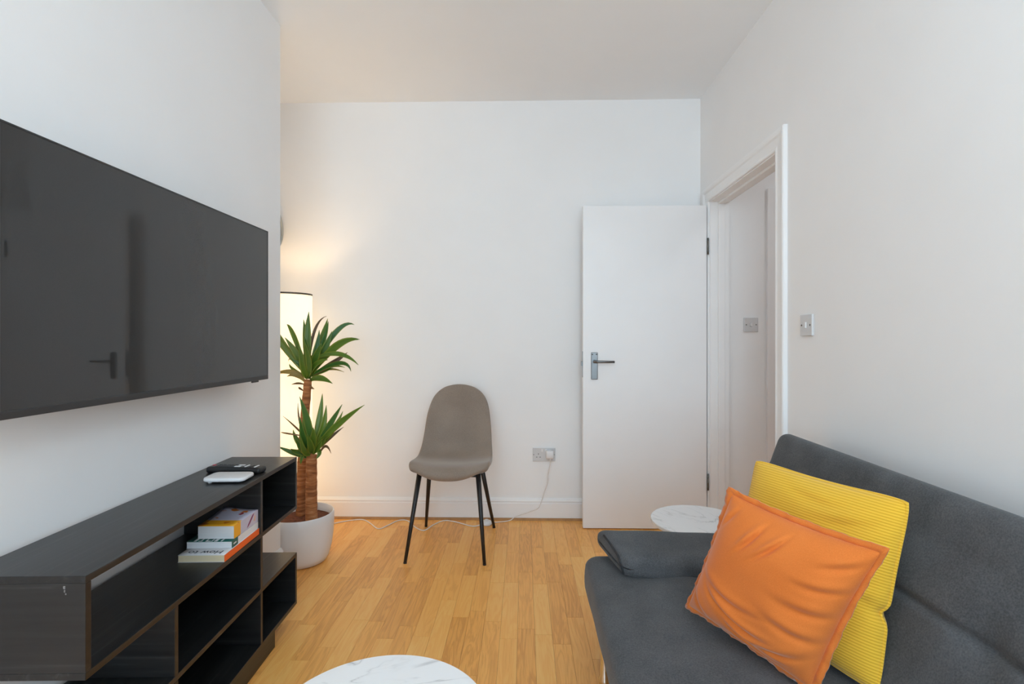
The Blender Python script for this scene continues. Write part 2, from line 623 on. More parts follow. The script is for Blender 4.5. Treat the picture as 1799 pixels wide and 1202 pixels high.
# skirting with a moulded top edge
def skirting(name, p0, p1, nrm, label):
    prof = [(0, 0), (.018, 0), (.018, .104), (.0125, .108), (.0125, .113), (.0165, .117), (.0165, .121), (.010, .130), (.005, .136), (0, .136)]
    bm = bmesh.new()
    A = [bm.verts.new((p0[0] + nrm[0] * d, p0[1] + nrm[1] * d, z)) for d, z in prof]
    B = [bm.verts.new((p1[0] + nrm[0] * d, p1[1] + nrm[1] * d, z)) for d, z in prof]
    for i in range(len(prof)):
        j = (i + 1) % len(prof)
        bm.faces.new((A[i], A[j], B[j], B[i]))
    bm.faces.new(A[::-1])
    bm.faces.new(B)
    return struct(from_bm(name, bm, M['trim']), label)
skirting('baseboard_back', (XA, YB), (1.09, YB), (0, -1), 'white moulded skirting board along the back wall')
skirting('baseboard_left', (XL, YF), (XL, YCH), (1, 0), 'white skirting board along the chimney breast')
skirting('baseboard_alcove', (XA, YCH), (XA, YB - .018), (1, 0), 'white skirting board on the alcove side wall')
skirting('baseboard_right', (XR, YF), (XR, DY0 - .115), (-1, 0), 'white skirting board along the wall behind the sofa')
M['bead'] = plain('oak_beading', (0.40, 0.20, 0.07), 0.5, nscale=30, nvar=0.15)
bm = bmesh.new()
pr = [(0, 0), (.014, 0), (.013, .006), (.009, .011), (.004, .013), (0, .013)]
A = [bm.verts.new((XA + .02, YB - .018 - d, z)) for d, z in pr]
B = [bm.verts.new((1.09, YB - .018 - d, z)) for d, z in pr]
for i in range(len(pr)):
    j = (i + 1) % len(pr)
    bm.faces.new((A[i], A[j], B[j], B[i]))
bm.faces.new(A[::-1]); bm.faces.new(B)
struct(from_bm('trim_1', bm, M['bead']), 'thin oak beading at the foot of the back skirting')

# door frame
def architrave_parts(parent, path, nx, X0, w=.086, t=.020):
    """path: inner-edge corners (y,z) going round; profile swept outward, mitred; nx: direction off the wall"""
    prof = [(0, 0), (0, .010), (.004, .013), (.012, .013), (.018, .010), (.052, .0125), (.060, .018), (.070, t), (w - .004, t), (w, t - .004), (w, 0)]
    outs = []
    n = len(path)
    for i in range(n):
        if i == 0:
            d = (path[1][0] - path[0][0], path[1][1] - path[0][1])
        elif i == n - 1:
            d = (path[-1][0] - path[-2][0], path[-1][1] - path[-2][1])
        else:
            d = None
        def left(v):
            l = math.hypot(*v)
            return (-v[1] / l, v[0] / l)
        if d:
            outs.append(left(d))
        else:
            a = left((path[i][0] - path[i - 1][0], path[i][1] - path[i - 1][1]))
            b = left((path[i + 1][0] - path[i][0], path[i + 1][1] - path[i][1]))
            outs.append((a[0] + b[0], a[1] + b[1]))
    for i in range(n - 1):
        bm = bmesh.new()
        R = []
        for k in (i, i + 1):
            R.append([bm.verts.new((X0 + nx * tt, path[k][0] + outs[k][0] * ww, path[k][1] + outs[k][1] * ww)) for ww, tt in prof])
        m = len(prof)
        for q in range(m):
            j = (q + 1) % m
            bm.faces.new((R[0][q], R[0][j], R[1][j], R[1][q]))
        bm.faces.new(R[0]); bm.faces.new(R[1][::-1])
        from_bm('architrave', bm, M['trim'], parent)

fr = struct(empty('trim_2'), 'white moulded door frame around the doorway in the right wall')
# far jamb, near jamb, head: lining boards across the wall thickness
box('lining', XR, XH, DY1, DY1 + .025, 0, DZ, M['trim'], fr)
box('lining', XR, XH, DY0 - .025, DY0, 0, DZ, M['trim'], fr)
box('lining', XR, XH, DY0 - .025, DY1 + .025, DZ, DZ + .025, M['trim'], fr)
# door stops
box('door_stop', XR + .046, XH - .030, DY1 - .013, DY1, 0, DZ - .013, M['trim'], fr, .001)
box('door_stop', XR + .046, XH - .030, DY0, DY0 + .013, 0, DZ - .013, M['trim'], fr, .001)
box('door_stop', XR + .046, XH - .030, DY0, DY1, DZ - .013, DZ, M['trim'], fr, .001)
architrave_parts(fr, [(DY1 + .006, 0), (DY1 + .006, DZ + .006), (DY0 - .006, DZ + .006), (DY0 - .006, 0)][::-1], -1, XR)

# hall door frame on the hall end wall
hf = struct(empty('trim_3'), 'white door frame on the hall wall at the edge of the doorway')
box('architrave', 1.497, 1.560, HY - .022, HY, 0, 2.092, M['trim'], hf, .004)
box('architrave', 1.560, 2.36, HY - .022, HY, 2.028, 2.092, M['trim'], hf, .004)
box('door_panel', 1.560, 2.36, HY - .012, HY, 0, 2.028, M['doorpaint'], hf)

# the open door
dr = struct(empty('door_1', (1.116, 3.15, 0)), 'plain white flush door standing open against the back wall')
box('door_leaf', -.752, 0, 0, .040, .006, 1.982, M['doorpaint'], dr, .0015)
for z in (1.731, .294):
    h = empty('hinge'); h.parent = dr
    h.location = (.006, -.004, z)
    tube('knuckle', [(0, 0, -.05), (0, 0, .05)], .0058, M['hinge'], h, 10)
    box('hinge_plate', 0.004, .006, .004, .034, -.05, .05, M['hinge'], h)
    for k in (-.03, 0, .03):
        tube('knuckle_ring', [(0, 0, k - .0025), (0, 0, k + .0025)], .0068, M['chrome'], h, 10)
def door_handle(sgn, y0):
    hd = empty('handle'); hd.parent = dr
    hd.location = (-.683, y0, 1.001)
    box('backplate', -.020, .020, min(0, sgn * .008), max(0, sgn * .008), -.083, .083, M['chrome'], hd, .003)
    for k in (-.0125, .0125):
        tube('screw', [(k, sgn * .0075, .071), (k, sgn * .0092, .071)], .0045, M['hinge'], hd, 10)
    bm = bmesh.new()
    add_tube(bm, [(0, sgn * .007, .027), (0, sgn * .020, .027), (0, sgn * .042, .027)], [.011, .009, .009], 14)
    add_tube(bm, [(-.006, sgn * .045, .027), (.02, sgn * .047, .027), (.06, sgn * .047, .0265), (.115, sgn * .044, .026)], [.009, .0085, .0078, .0072], 14)
    from_bm('lever', bm, M['chrome'], hd, True)
door_handle(-1, 0.0)
door_handle(1, .040)
box('latch_plate', -.7535, -.752, .008, .032, .93, 1.09, M['chrome'], dr)
box('latch_bolt', -.762, -.7535, .012, .028, 1.0, 1.028, M['chrome'], dr, .002)

# ------------------------------------------------------------ television
XT = -1.066
TY0, TY1, TZ0, TZ1 = 1.015, 2.113, 0.999, 1.614
tv = tag(empty('television', (XT, (TY0 + TY1) / 2, TZ0)), 'large flat black television mounted on the white chimney breast', 'television')
hw, hh = (TY1 - TY0) / 2, TZ1 - TZ0
box('back_shell', -.055, -.006, -hw + .006, hw - .006, .01, hh - .006, M['tvbody'], tv, .006)
box('screen', -.006, -.0005, -hw + .004, hw - .004, .017, hh - .004, M['screen'], tv)
box('bezel', -.010, .0006, -hw, hw, hh - .004, hh, M['tvbody'], tv)
box('bezel', -.010, .0006, -hw, -hw + .004, .017, hh - .004, M['tvbody'], tv)
box('bezel', -.010, .0006, hw - .004, hw, .017, hh - .004, M['tvbody'], tv)
box('bottom_bezel', -.012, .0015, -hw, hw, 0, .017, M['tvbody'], tv, .0015)
box('sensor', -.010, -.002, hw - .115, hw - .070, -.007, .001, M['blackplastic'], tv, .0015)
box('wall_bracket', XL - XT + .0015, -.055, -.18, .18, .18, .44, M['blackmetal'], tv, .004)

# ------------------------------------------------------------ media unit
UR = math.atan(.039 / 1.064)
un = tag(empty('media_unit', (-.935, 2.093, 0), UR), 'black stepped open shelf unit along the left wall under the television', 'shelf unit')
UL, UD, T = 1.066, .268, .015
zt, z1, z3, zb = .680, .481, .286, .090
Y2, Y1 = -.306, -.775
bw = M['blackwood']
box('top_panel', -UD, 0, -UL, 0, zt - T, zt, bw, un, .0012)
box('shelf_panel', -UD, 0, -UL, 0, z1 - T, z1, bw, un, .0012)
box('shelf_panel', -UD, 0, -UL, 0, z3 - T, z3, bw, un, .0012)
box('bottom_panel', -UD, 0, -UL, 0, zb - T, zb, bw, un, .0012)
bwe = M['blackwood_end']
for y in (-UL, -T):
    box('side_panel', -UD, 0, y, y + T, z1, zt - T, bwe, un, .0012)
    box('side_panel', -UD, 0, y, y + T, zb, z3 - T, bwe, un, .0012)
box('divider', -UD, 0, Y2 - T / 2, Y2 + T / 2, z1, zt - T, bwe, un, .0012)
for y in (Y1, Y2):
    box('divider', -UD, 0, y - T / 2, y + T / 2, z3, z1 - T, bwe, un, .0012)
    box('divider', -UD, 0, y - T / 2, y + T / 2, zb, z3 - T, bwe, un, .0012)
box('back_panel', -UD, -UD + .006, Y2 + T / 2, -T, z1, zt - T, bw, un)
box('back_panel', -UD, -UD + .006, Y1 + T / 2, Y2 - T / 2, z3, z1 - T, bw, un)
box('back_panel', -UD, -UD + .006, Y1 + T / 2, Y2 - T / 2, zb, z3 - T, bw, un)
box('back_panel', -UD, -UD + .006, Y2 + T / 2, -T, zb, z3 - T, bw, un)
box('plinth', -UD + .02, -.012, -UL + .175, -.175, 0, zb - T, bw, un, .0012)
M['chip'] = plain('bare_chip', (0.22, 0.22, 0.22), 0.8, nscale=300, nvar=0.4)
for (a, b, c, d) in ((-.045, -.041, .654, .660), (-.0435, -.041, .647, .652), (-.041, -.0385, .642, .645)):
    box('chipped_spot', a, b, -UL - .0004, -UL + .0002, c, d, M['chip'], un)

# ---- things standing on and in the unit (placed in the unit's own frame, but top-level)
UM = Matrix.Translation((-.935, 2.093, 0)) @ Matrix.Rotation(UR, 4, 'Z')
def on_unit(name, x, y, z, rz=0.0):
    o = empty(name)
    o.matrix_world = UM @ Matrix.Translation((x, y, z)) @ Matrix.Rotation(rz, 4, 'Z')
    return o

def band_mat(name, bands, rough=0.4, noise_amt=None):
    """bands along object Y: [(y, colour)...] constant"""
    t = NT(name)
    t.set(Roughness=rough)
    tc = t.n('ShaderNodeTexCoord')
    sp = t.n('ShaderNodeSeparateXYZ')
    t.l(tc.outputs['Object'], sp.inputs[0])
    m = t.n('ShaderNodeMapRange')
    m.inputs['From Min'].default_value = -.15
    m.inputs['From Max'].default_value = .15
    t.l(sp.outputs['Y'], m.inputs['Value'])
    r = t.ramp(m.outputs[0], [((y + .15) / .3, c) for y, c in bands])
    r.color_ramp.interpolation = 'CONSTANT'
    src = r.outputs[0]
    if noise_amt:
        lo, hi, col, sc = noise_amt
        n = t.n('ShaderNodeTexNoise', i_Scale=sc, i_Detail=1.5)
        t.l(tc.outputs['Object'], n.inputs['Vector'])
        k = t.ramp(n.outputs['Fac'], [(lo, (0, 0, 0)), (hi, (1, 1, 1))])
        mx = t.n('ShaderNodeMixRGB')
        mx.inputs[2].default_value = (*col, 1)
        t.l(k.outputs[0], mx.inputs[0])
        t.l(src, mx.inputs[1])
        src = mx.outputs[0]
    t.l(src, t.b.inputs['Base Color'])
    return t.m

def pages_mat(name, col):
    t = NT(name)
    t.set(Roughness=0.9)
    tc = t.n('ShaderNodeTexCoord')
    mp = t.n('ShaderNodeMapping')
    mp.inputs['Scale'].default_value = (3, 3, 900)
    t.l(tc.outputs['Object'], mp.inputs[0])
    n = t.n('ShaderNodeTexNoise', i_Scale=1.0, i_Detail=2.0)
    t.l(mp.outputs[0], n.inputs['Vector'])
    r = t.ramp(n.outputs['Fac'], [(0.3, tuple(q * .82 for q in col)), (0.7, col)])
    t.l(r.outputs[0], t.b.inputs['Base Color'])
    return t.m

def book(name, label, x, y, z, w, l, h, cover, spine, back, pages, rz=0.0, curl=0.0):
    b = tag(on_unit(name, x, y, z, rz), label, 'book', 'paperbacks piled in the media unit')
    ct = .0009
    box('pages', -w / 2 + .001, w / 2 - .002, -l / 2 + .001, l / 2 - .001, ct, h - ct, pages, b)
    box('back_cover', -w / 2, w / 2 - .0011, -l / 2, l / 2, 0, ct, back, b)
    # front cover, lifting a little at its open far corner
    rows = []
    for side in (0, 1):
        for i in range(9):
            yy = -l / 2 + l * i / 8
            row = []
            for j in range(7):
                xx = -w / 2 + (w - .0011) * j / 6
                u = (1 - j / 6.0) ** 2 * (i / 8.0) ** 2
                row.append(Vector((xx, yy, h - ct + side * ct + curl * u)))
            rows.append(row)
    fc = grid_mesh('front_cover', rows[9:], cover, b, True)
    md = fc.modifiers.new('thick', 'SOLIDIFY')
    md.thickness = ct
    md.offset = 1 if fc.data.polygons[0].normal.z < 0 else -1
    box('spine', w / 2 - .0011, w / 2, -l / 2, l / 2, 0, h, spine, b, .0004)
    return b

white_cov = band_mat('white_cover', [(-.15, (0.72, 0.72, 0.74)), (.149, (0.72, 0.72, 0.74))])
orange_spine = plain('orange_spine', (0.86, 0.125, 0.012), 0.4, nscale=20, nvar=0.04)
ink = plain('dark_ink', (0.045, 0.06, 0.085), 0.6)
cream = pages_mat('cream_pages', (0.72, 0.62, 0.42))
whitep = pages_mat('white_pages', (0.70, 0.73, 0.76))
b1 = book('book', 'bottom book of the pile, white cover and orange spine', -.074, -.4300, z1, .142, .226, .0215, white_cov, orange_spine, white_cov, cream, 0.012)
text_mesh('lettering', 'How to', .034, ink, b1, Matrix.Translation((.0, -.090, .0217)) @ Matrix.Rotation(PI, 4, 'Z'))
green = (0.008, 0.105, 0.085)
gcov = band_mat('green_cover', [(-.15, green), (-.035, (0.62, 0.60, 0.68)), (.149, (0.62, 0.60, 0.68))])
gsp = band_mat('green_and_white_spine', [(-.15, green), (-.052, (0.74, 0.74, 0.76)), (.149, (0.74, 0.74, 0.76))], 0.4)
h1 = .0215
b2 = book('book', 'middle book of the pile, dark green cover end and spine end', -.078, -.405, z1 + h1 + .0008, .142, .178, .0215, gcov, gsp, white_cov, whitep, 0.018)
wl = plain('white_print', (0.72, 0.74, 0.76), 0.5)
for i, (xx, ww, ll) in enumerate(((-.046, .009, .022), (-.030, .012, .005), (-.028, .004, .022), (-.012, .004, .022), (-.004, .012, .005), (.006, .004, .022), (.018, .010, .022), (.036, .005, .022))):
    box('lettering', xx - ww / 2, xx + ww / 2, -.087, -.087 + ll, .0214, .0217, wl, b2)
box('spine_print', .0709, .0712, -.080, -.062, .008, .013, wl, b2)
lav = (0.56, 0.54, 0.66)
yel = (0.86, 0.40, 0.020)
ycov = band_mat('yellow_and_lavender_cover', [(-.15, yel), (-.030, lav), (.149, lav)], 0.35, (0.60, 0.63, (0.55, 0.15, 0.01), 26))
ysp = band_mat('yellow_and_lavender_spine', [(-.15, yel), (-.040, lav), (.149, lav)], 0.35)
b3 = book('book', 'thick top book of the pile, yellow and lavender cover with birds', -.066, -.396, z1 + 2 * h1 + .0026, .116, .160, .041, ycov, ysp, white_cov, whitep, 0.006, .012)
red = plain('crimson_print', (0.30, 0.012, 0.035), 0.5)
purple = plain('purple_print', (0.26, 0.04, 0.13), 0.5)
def blade(name, pts, mat, parent, axis):
    bm = bmesh.new()
    vs = []
    for a, b in pts:
        vs.append(bm.verts.new((a, b, .0413) if axis == 'z' else (.0583, a, b)))
    bm.faces.new(vs)
    r = bmesh.ops.extrude_face_region(bm, geom=bm.faces[:])
    for v in [g for g in r['geom'] if isinstance(g, bmesh.types.BMVert)]:
        v.co += Vector((0, 0, .0004)) if axis == 'z' else Vector((.0003, 0, 0))
    return from_bm(name, bm, mat, parent)
blade('bird_print', [(.012, .028), (.026, .022), (.032, .034), (.022, .048), (.010, .044), (.002, .058), (.006, .038)], red, b3, 'z')
blade('bird_print', [(.002, .004), (.010, .006), (.026, .016), (.046, .032), (.050, .038), (.040, .036), (.020, .022), (.010, .014)], purple, b3, 'x')
peach = plain('peach_print', (0.70, 0.42, 0.30), 0.5)
blade('petal_print', [(.046, .012), (.056, .010), (.060, .024), (.054, .030)], peach, b3, 'x')

# white set-top box and remote
sb = tag(on_unit('set_top_box', -.090, -.352, zt, 0.02), 'small white rounded box lying beside the remote on the black unit', 'media box')
bm = bmesh.new()
vs = []
w2, l2, rc = .070, .046, .022
out = []
for (cx, cy, a0) in ((w2 - rc, l2 - rc, 0), (-w2 + rc, l2 - rc, 90), (-w2 + rc, -l2 + rc, 180), (w2 - rc, -l2 + rc, 270)):
    for k in range(7):
        a = math.radians(a0 + 15 * k)
        out.append((cx, cy, math.cos(a), math.sin(a)))
rings = []
for off, z in ((-.006, .0045), (0, .008), (0, .014), (-.0015, .0172), (-.005, .0185)):
    rings.append([bm.verts.new((cx + (rc + off) * c_, cy + (rc + off) * s_, z)) for cx, cy, c_, s_ in out])
for A, B in zip(rings[:-1], rings[1:]):
    for k in range(len(A)):
        bm.faces.new((A[k], A[(k + 1) % len(A)], B[(k + 1) % len(A)], B[k]))
bm.faces.new(rings[0][::-1]); bm.faces.new(rings[-1])
from_bm('casing', bm, M['plastic'], sb, True)
for (a, b) in ((-.048, -.030), (.048, -.030), (-.048, .030), (.048, .030)):
    tube('rubber_foot', [(a, b, 0), (a, b, .006)], .006, M['plastic'] if a < 0 and b < 0 else M['blackplastic'], sb)

rm = tag(on_unit('remote_control', -.122, -.243, zt, -0.10), 'black remote control with white keys behind the small white box', 'remote')
def rc_disp(p, n):
    # a slight waist and a raised thick end
    return Vector((p.x, p.y * (1.0 - .10 * math.cos(p.x * 30)), p.z + (.003 if n.z > .3 else 0) * math.cos(p.x * 9)))
cb = cushion('casing', .205, .047, .020, .0085, 14, 4, 1, M['blackplastic'], rm, rc_disp)
cb.location = (0, 0, .010)
key = plain('dark_key', (0.05, 0.05, 0.055), 0.5)
wkey = plain('white_key', (0.75, 0.75, 0.76), 0.4)
rkey = plain('red_key', (0.6, 0.06, 0.10), 0.4)
zk = .0218
def keyb(x, y, w, l, m):
    z = .020 + .003 * math.cos(x * 9)
    box('key', x - w / 2, x + w / 2, y - l / 2, y + l / 2, z - .002, z + .0016, m, rm, .0006)
keyb(-.088, .006, .011, .009, rkey)
for i in range(5):
    for j in range(3):
        keyb(-.066 + i * .015, -.012 + j * .012, .010, .007, key)
keyb(.012, -.010, .022, .010, wkey)
keyb(.016, .010, .022, .010, wkey)
for i in range(3):
    keyb(.042 + i * .018, 0, .006, .028, wkey if i != 1 else key)

# ------------------------------------------------------------ floor lamp
LX, LY = -1.415, 3.01
lp = tag(empty('floor_lamp', (LX, LY, 0)), 'tall glowing white column floor lamp in the alcove behind the plant', 'lamp')
LR, LZ0, LZ1 = .150, .06, 1.430
lathe('shade', [(LR, LZ0), (LR, LZ1), (LR - .002, LZ1), (LR - .002, LZ0)], M['shade'], lp, 56, True, True)
M['ring'] = plain('bronze_ring', (0.10, 0.085, 0.065), 0.4, metal=0.6)
for z in (LZ1, LZ0):
    lathe('rim_ring', [(LR + .0015, z - .006), (LR + .0015, z + .004), (LR - .004, z + .004), (LR - .004, z - .006)], M['ring'], lp, 56, False, True)
lathe('base', [(0, 0), (.14, 0), (.14, .018), (.13, .024), (0, .024)], M['ring'], lp, 48)
tube('pole', [(0, 0, .02), (0, 0, 1.0)], .008, M['ring'], lp)
for k in range(3):
    a = k * 2 * PI / 3 + .3
    tube('spider_arm', [(0, 0, .998), (math.cos(a) * .08, math.sin(a) * .08, 1.2), (math.cos(a) * (LR - .003), math.sin(a) * (LR - .003), LZ1 - .002)], .003, M['ring'], lp, 8)
    tube('lower_arm', [(0, 0, LZ0), (math.cos(a) * (LR - .003), math.sin(a) * (LR - .003), LZ0)], .003, M['ring'], lp, 8)
M['bulb'] = plain('bulb_glass', (0.9, 0.85, 0.75), 0.3)
bb = M['bulb'].node_tree.nodes['Principled BSDF']
bb.inputs['Emission Color'].default_value = (1, .72, .40, 1)
bb.inputs['Emission Strength'].default_value = 12.0
o = lathe('bulb', [(0, 1.0), (.014, 1.005), (.016, 1.03), (.030, 1.06), (.033, 1.085), (.024, 1.11), (0, 1.122)], M['bulb'], lp, 24)
ll = bpy.data.lights.new('lamp_bulb_light', 'POINT')
ll.energy = 6.0
ll.color = (1.0, .70, .40)
ll.shadow_soft_size = .035
llo = bpy.data.objects.new('lamp_bulb_light', ll)
llo.location = (LX, LY, 1.26)
C.objects.link(llo)
# cord along the floor with foot switch and plug (part of the lamp)
cw = plain('white_cord', (0.74, 0.72, 0.70), 0.45)
def smooth_path(pts, n=6):
    P = [Vector(p) for p in pts]
    P = [P[0]] + P + [P[-1]]
    out = []
    for i in range(1, len(P) - 2):
        for k in range(n):
            t = k / n
            a, b, c, d = P[i - 1], P[i], P[i + 1], P[i + 2]
            out.append(.5 * ((2 * b) + (c - a) * t + (2 * a - 5 * b + 4 * c - d) * t * t + (3 * b - a - 3 * c + d) * t ** 3))
    out.append(P[-2])
    return out
Linv = Vector((LX, LY, 0))
p1 = [(-1.30, 3.07, .0035), (-1.19, 3.205, .0035), (-1.09, 3.265, .0035), (-1.025, 3.268, .0035), (-.96, 3.20, .0035), (-.889, 3.118, .0035), (-.845, 3.18, .0035), (-.803, 3.262, .0035), (-.745, 3.262, .0035), (-.67, 3.15, .0035), (-.605, 3.097, .0035), (-.565, 3.19, .0035), (-.511, 3.266, .0035), (-.44, 3.25, .0035), (-.32, 3.175, .0035), (-.262, 3.19, .008)]
tube('cord', [q - Linv for q in smooth_path(p1)], .0035, cw, lp, 8)
p2 = [(-.205, 3.235, .008), (-.16, 3.25, .0035), (-.09, 3.272, .006), (-.05, 3.282, .028), (.037, 3.285, .058), (.091, 3.286, .080), (.112, 3.287, .12), (.135, 3.287, .19), (.153, 3.288, .24), (.158, 3.290, .30), (.170, 3.288, .36), (.176, 3.284, .394)]
tube('cord', [q - Linv for q in smooth_path(p2)], .0030, cw, lp, 8)
fs = lathe('foot_switch', [(0, 0), (.030, 0), (.034, .006), (.033, .016), (.026, .024), (.018, .0265), (0, .027)], M['plastic'], lp, 28)
fs.location = Vector((-.233, 3.213, 0)) - Linv
lathe('switch_button', [(0, .026), (.013, .026), (.013, .031), (.009, .033), (0, .033)], M['plastic'], fs, 20)
# plug
pb = bmesh.new()
add_box(pb, -.026, .026, -.038, 0, -.026, .026, .010, 3)
add_tube(pb, [(.002, -.026, -.022), (.002, -.027, -.040)], [.008, .0045], 12)
pl = from_bm('plug', pb, M['plastic'], lp, True)
pl.location = Vector((.168, YB - .010, .424)) - Linv

# ------------------------------------------------------------ round disc on the alcove wall
wd = tag(empty('wall_disc', (XA, 3.150, 1.862)), 'round grey disc high on the alcove wall, only its edge showing', 'wall decor')
wd.rotation_euler = (0, PI / 2, 0)
lathe('rim', [(.128, 0), (.14, 0), (.14, .040), (.136, .044), (.128, .044), (.124, .040)], M['disc'], wd, 48, True, True)
lathe('face', [(0, .004), (.1275, .004), (.1275, .034), (0, .034)], plain('disc_face', (0.55, 0.57, 0.57), 0.3), wd, 48)

# ------------------------------------------------------------ potted yucca
PX, PY = -1.172, 2.672
pt = tag(empty('potted_yucca', (PX, PY, 0)), 'yucca with two brown canes in a white round pot beside the shelf unit', 'plant')
lathe('pot', [(0, 0), (.112, 0), (.128, .006), (.142, .035), (.155, .085), (.163, .15), (.1655, .21), (.165, .250), (.162, .256), (.158, .254), (.157, .20), (.150, .12), (0, .10)], M['pot'], pt, 64)
def soil_disp():
    rows = []
    for i in range(9):
        r = .1575 * i / 8
        row = []
        for k in range(33):
            a = k * 2 * PI / 32
            z = .212 + .006 * noise.noise(Vector((r * 30 * math.cos(a), r * 30 * math.sin(a), 3))) + (.004 if i < 7 else 0)
            row.append(Vector((r * math.cos(a), r * math.sin(a), z)))
        rows.append(row)
    return rows
grid_mesh('soil', soil_disp(), M['soil'], pt)
def cane(name, pts, r0, r1):
    P = smooth_path(pts, 10)
    n = len(P)
    rads = []
    for i in range(n):
        t = i / (n - 1)
        r = r0 + (r1 - r0) * t
        if t < .08:
            r *= 1.18 - .18 * t / .08
        rads.append(r * (1 + .035 * math.sin(i * 2.3) + .03 * noise.noise(Vector((i * .9, r0 * 90, 0)))))
    return tube(name, P, rads, M['bark'], pt, 18)
V = lambda x, y, z: (x - PX, y - PY, z)
cane('cane', [V(-1.205, 2.745, .19), V(-1.200, 2.745, .45), V(-1.188, 2.748, .70), V(-1.168, 2.750, .945)], .0265, .0205)
cane('cane', [V(-1.108, 2.650, .19), V(-1.108, 2.65, .38), V(-1.106, 2.648, .560)], .0305, .0265)
cane('young_stem', [V(-1.106, 2.648, .548), V(-1.100, 2.648, .62)], .014, .010)

def leaf(base, mid, tip, w, mat, roll=0.0, name='leaf'):
    base, mid, tip = Vector(base), Vector(mid), Vector(tip)
    ctrl = mid * 2 - (base + tip) * .5
    n = 12
    rows = []
    view = Vector((-PX, -PY, 1.0)).normalized()      # turn the blades' upper sides outward and up
    uvs = []
    for i in range(n + 1):
        s = i / n
        p = base * (1 - s) ** 2 + ctrl * 2 * s * (1 - s) + tip * s * s
        t = ((ctrl - base) * (1 - s) + (tip - ctrl) * s)
        if t.length < 1e-6:
            t = tip - base
        t.normalize()
        side = t.cross(Vector((0.25, -1, .25)))
        if side.length < .15:
            side = t.cross(Vector((0, 0, 1)))
        side.normalize()
        side = Matrix.Rotation(roll, 3, t) @ side
        up = side.cross(t)
        ww = w * (.42 + .58 * math.sin(min(1, s / .55) * PI / 2)) * (1 - max(0, (s - .45) / .55) ** 1.7)
        ww = max(ww, .0006)
        rows.append([p + side * ww * k + up * (abs(k) * ww * .32) for k in (-1, -.5, 0, .5, 1)])
    o = grid_mesh(name, rows, mat, pt)
    uvl = o.data.uv_layers.new(name='UVMap')
    for poly in o.data.polygons:
        for li in poly.loop_indices:
            vi = o.data.loops[li].vertex_index
            uvl.data[li].uv = ((vi % 5) / 4.0, (vi // 5) / n)
    md = o.modifiers.new('thick', 'SOLIDIFY')
    md.thickness = .0009
    return o
lr = random.Random(11)
UPB = Vector(V(-1.168, 2.750, .950))
def up(mx, my, tx, ty, w, dy=0.0, mat='leaf', bx=440, by=985, roll=None):
    k = 1.0 / 1960.0
    b = UPB + Vector(((bx - 440) * k, dy * .06, -(by - 1000) * k))
    m = UPB + Vector(((mx - 440) * k, dy * .55, -(my - 1000) * k))
    t = UPB + Vector(((tx - 440) * k, dy, -(ty - 1000) * k))
    leaf(b, m, t, w, M[mat], lr.uniform(-.5, .5) if roll is None else roll)
for a in [
    (190, 590, 98, 325, .019, -.10, 'leaf', 435, 960, .0), (270, 560, 165, 420, .013, .05), (255, 745, 112, 685, .017, .04),
    (230, 810, 120, 826, .012, .12), (300, 925, 104, 946, .014, -.06, 'leafy', 400, 1020), (395, 640, 350, 365, .016, .05),
    (425, 590, 432, 285, .020, .02, 'leaf', 445, 960, .1), (455, 520, 562, 325, .008, .10, 'leafd'), (565, 640, 612, 385, .017, .06),
    (520, 620, 560, 350, .016, .12), (690, 515, 876, 420, .015, .09), (760, 655, 1012, 585, .020, -.05, 'leaf', 470, 960, .2),
    (670, 640, 905, 582, .011, .14), (790, 735, 1042, 842, .016, -.10, 'leaf', 480, 800), (770, 835, 912, 918, .013, -.02),
    (610, 985, 768, 1035, .017, -.09, 'leaf', 470, 1015, .1), (590, 925, 682, 888, .011, .03), (680, 840, 842, 720, .014, .03, 'leafd'),
    (475, 790, 470, 540, .021, -.08, 'leaf', 455, 1000, .0), (600, 720, 695, 495, .020, .0), (280, 905, 222, 842, .009, .02),
    (330, 1050, 262, 1060, .007, .0, 'leafd', 400, 1060), (480, 1085, 524, 1104, .008, -.02, 'leafd', 440, 1050), (360, 760, 245, 560, .020, -.06, 'leaf', 440, 985, .1),
    (510, 760, 545, 480, .021, .02), (545, 790, 640, 620, .020, -.07), (560, 850, 720, 790, .018, -.09), (390, 800, 330, 640, .020, -.03),
    (410, 870, 300, 780, .018, -.06), (430, 880, 400, 620, .021, -.07, 'leaf', 440, 990, .15), (350, 1100, 336, 1095, .006, 0, 'leafd', 395, 1130),
    (640, 880, 800, 885, .009, .05), (340, 960, 250, 970, .012, -.04, 'leafy', 420, 1040), (500, 830, 480, 590, .019, -.10), (610, 905, 770, 938, .007, .08, 'leafy'),
]:
    up(*a)
LOB = Vector(V(-1.106, 2.648, .566))
def lo(mx, my, tx, ty, w, dy=0.0, mat='leaf', bx=470, by=850, roll=None):
    k = 1.0 / 2050.0
    b = LOB + Vector(((bx - 470) * k, dy * .06, -(by - 850) * k))
    m = LOB + Vector(((mx - 470) * k, dy * .5, -(my - 850) * k))
    t = LOB + Vector(((tx - 470) * k, dy, -(ty - 850) * k))
    leaf(b, m, t, w, M[mat], lr.uniform(-.5, .5) if roll is None else roll)
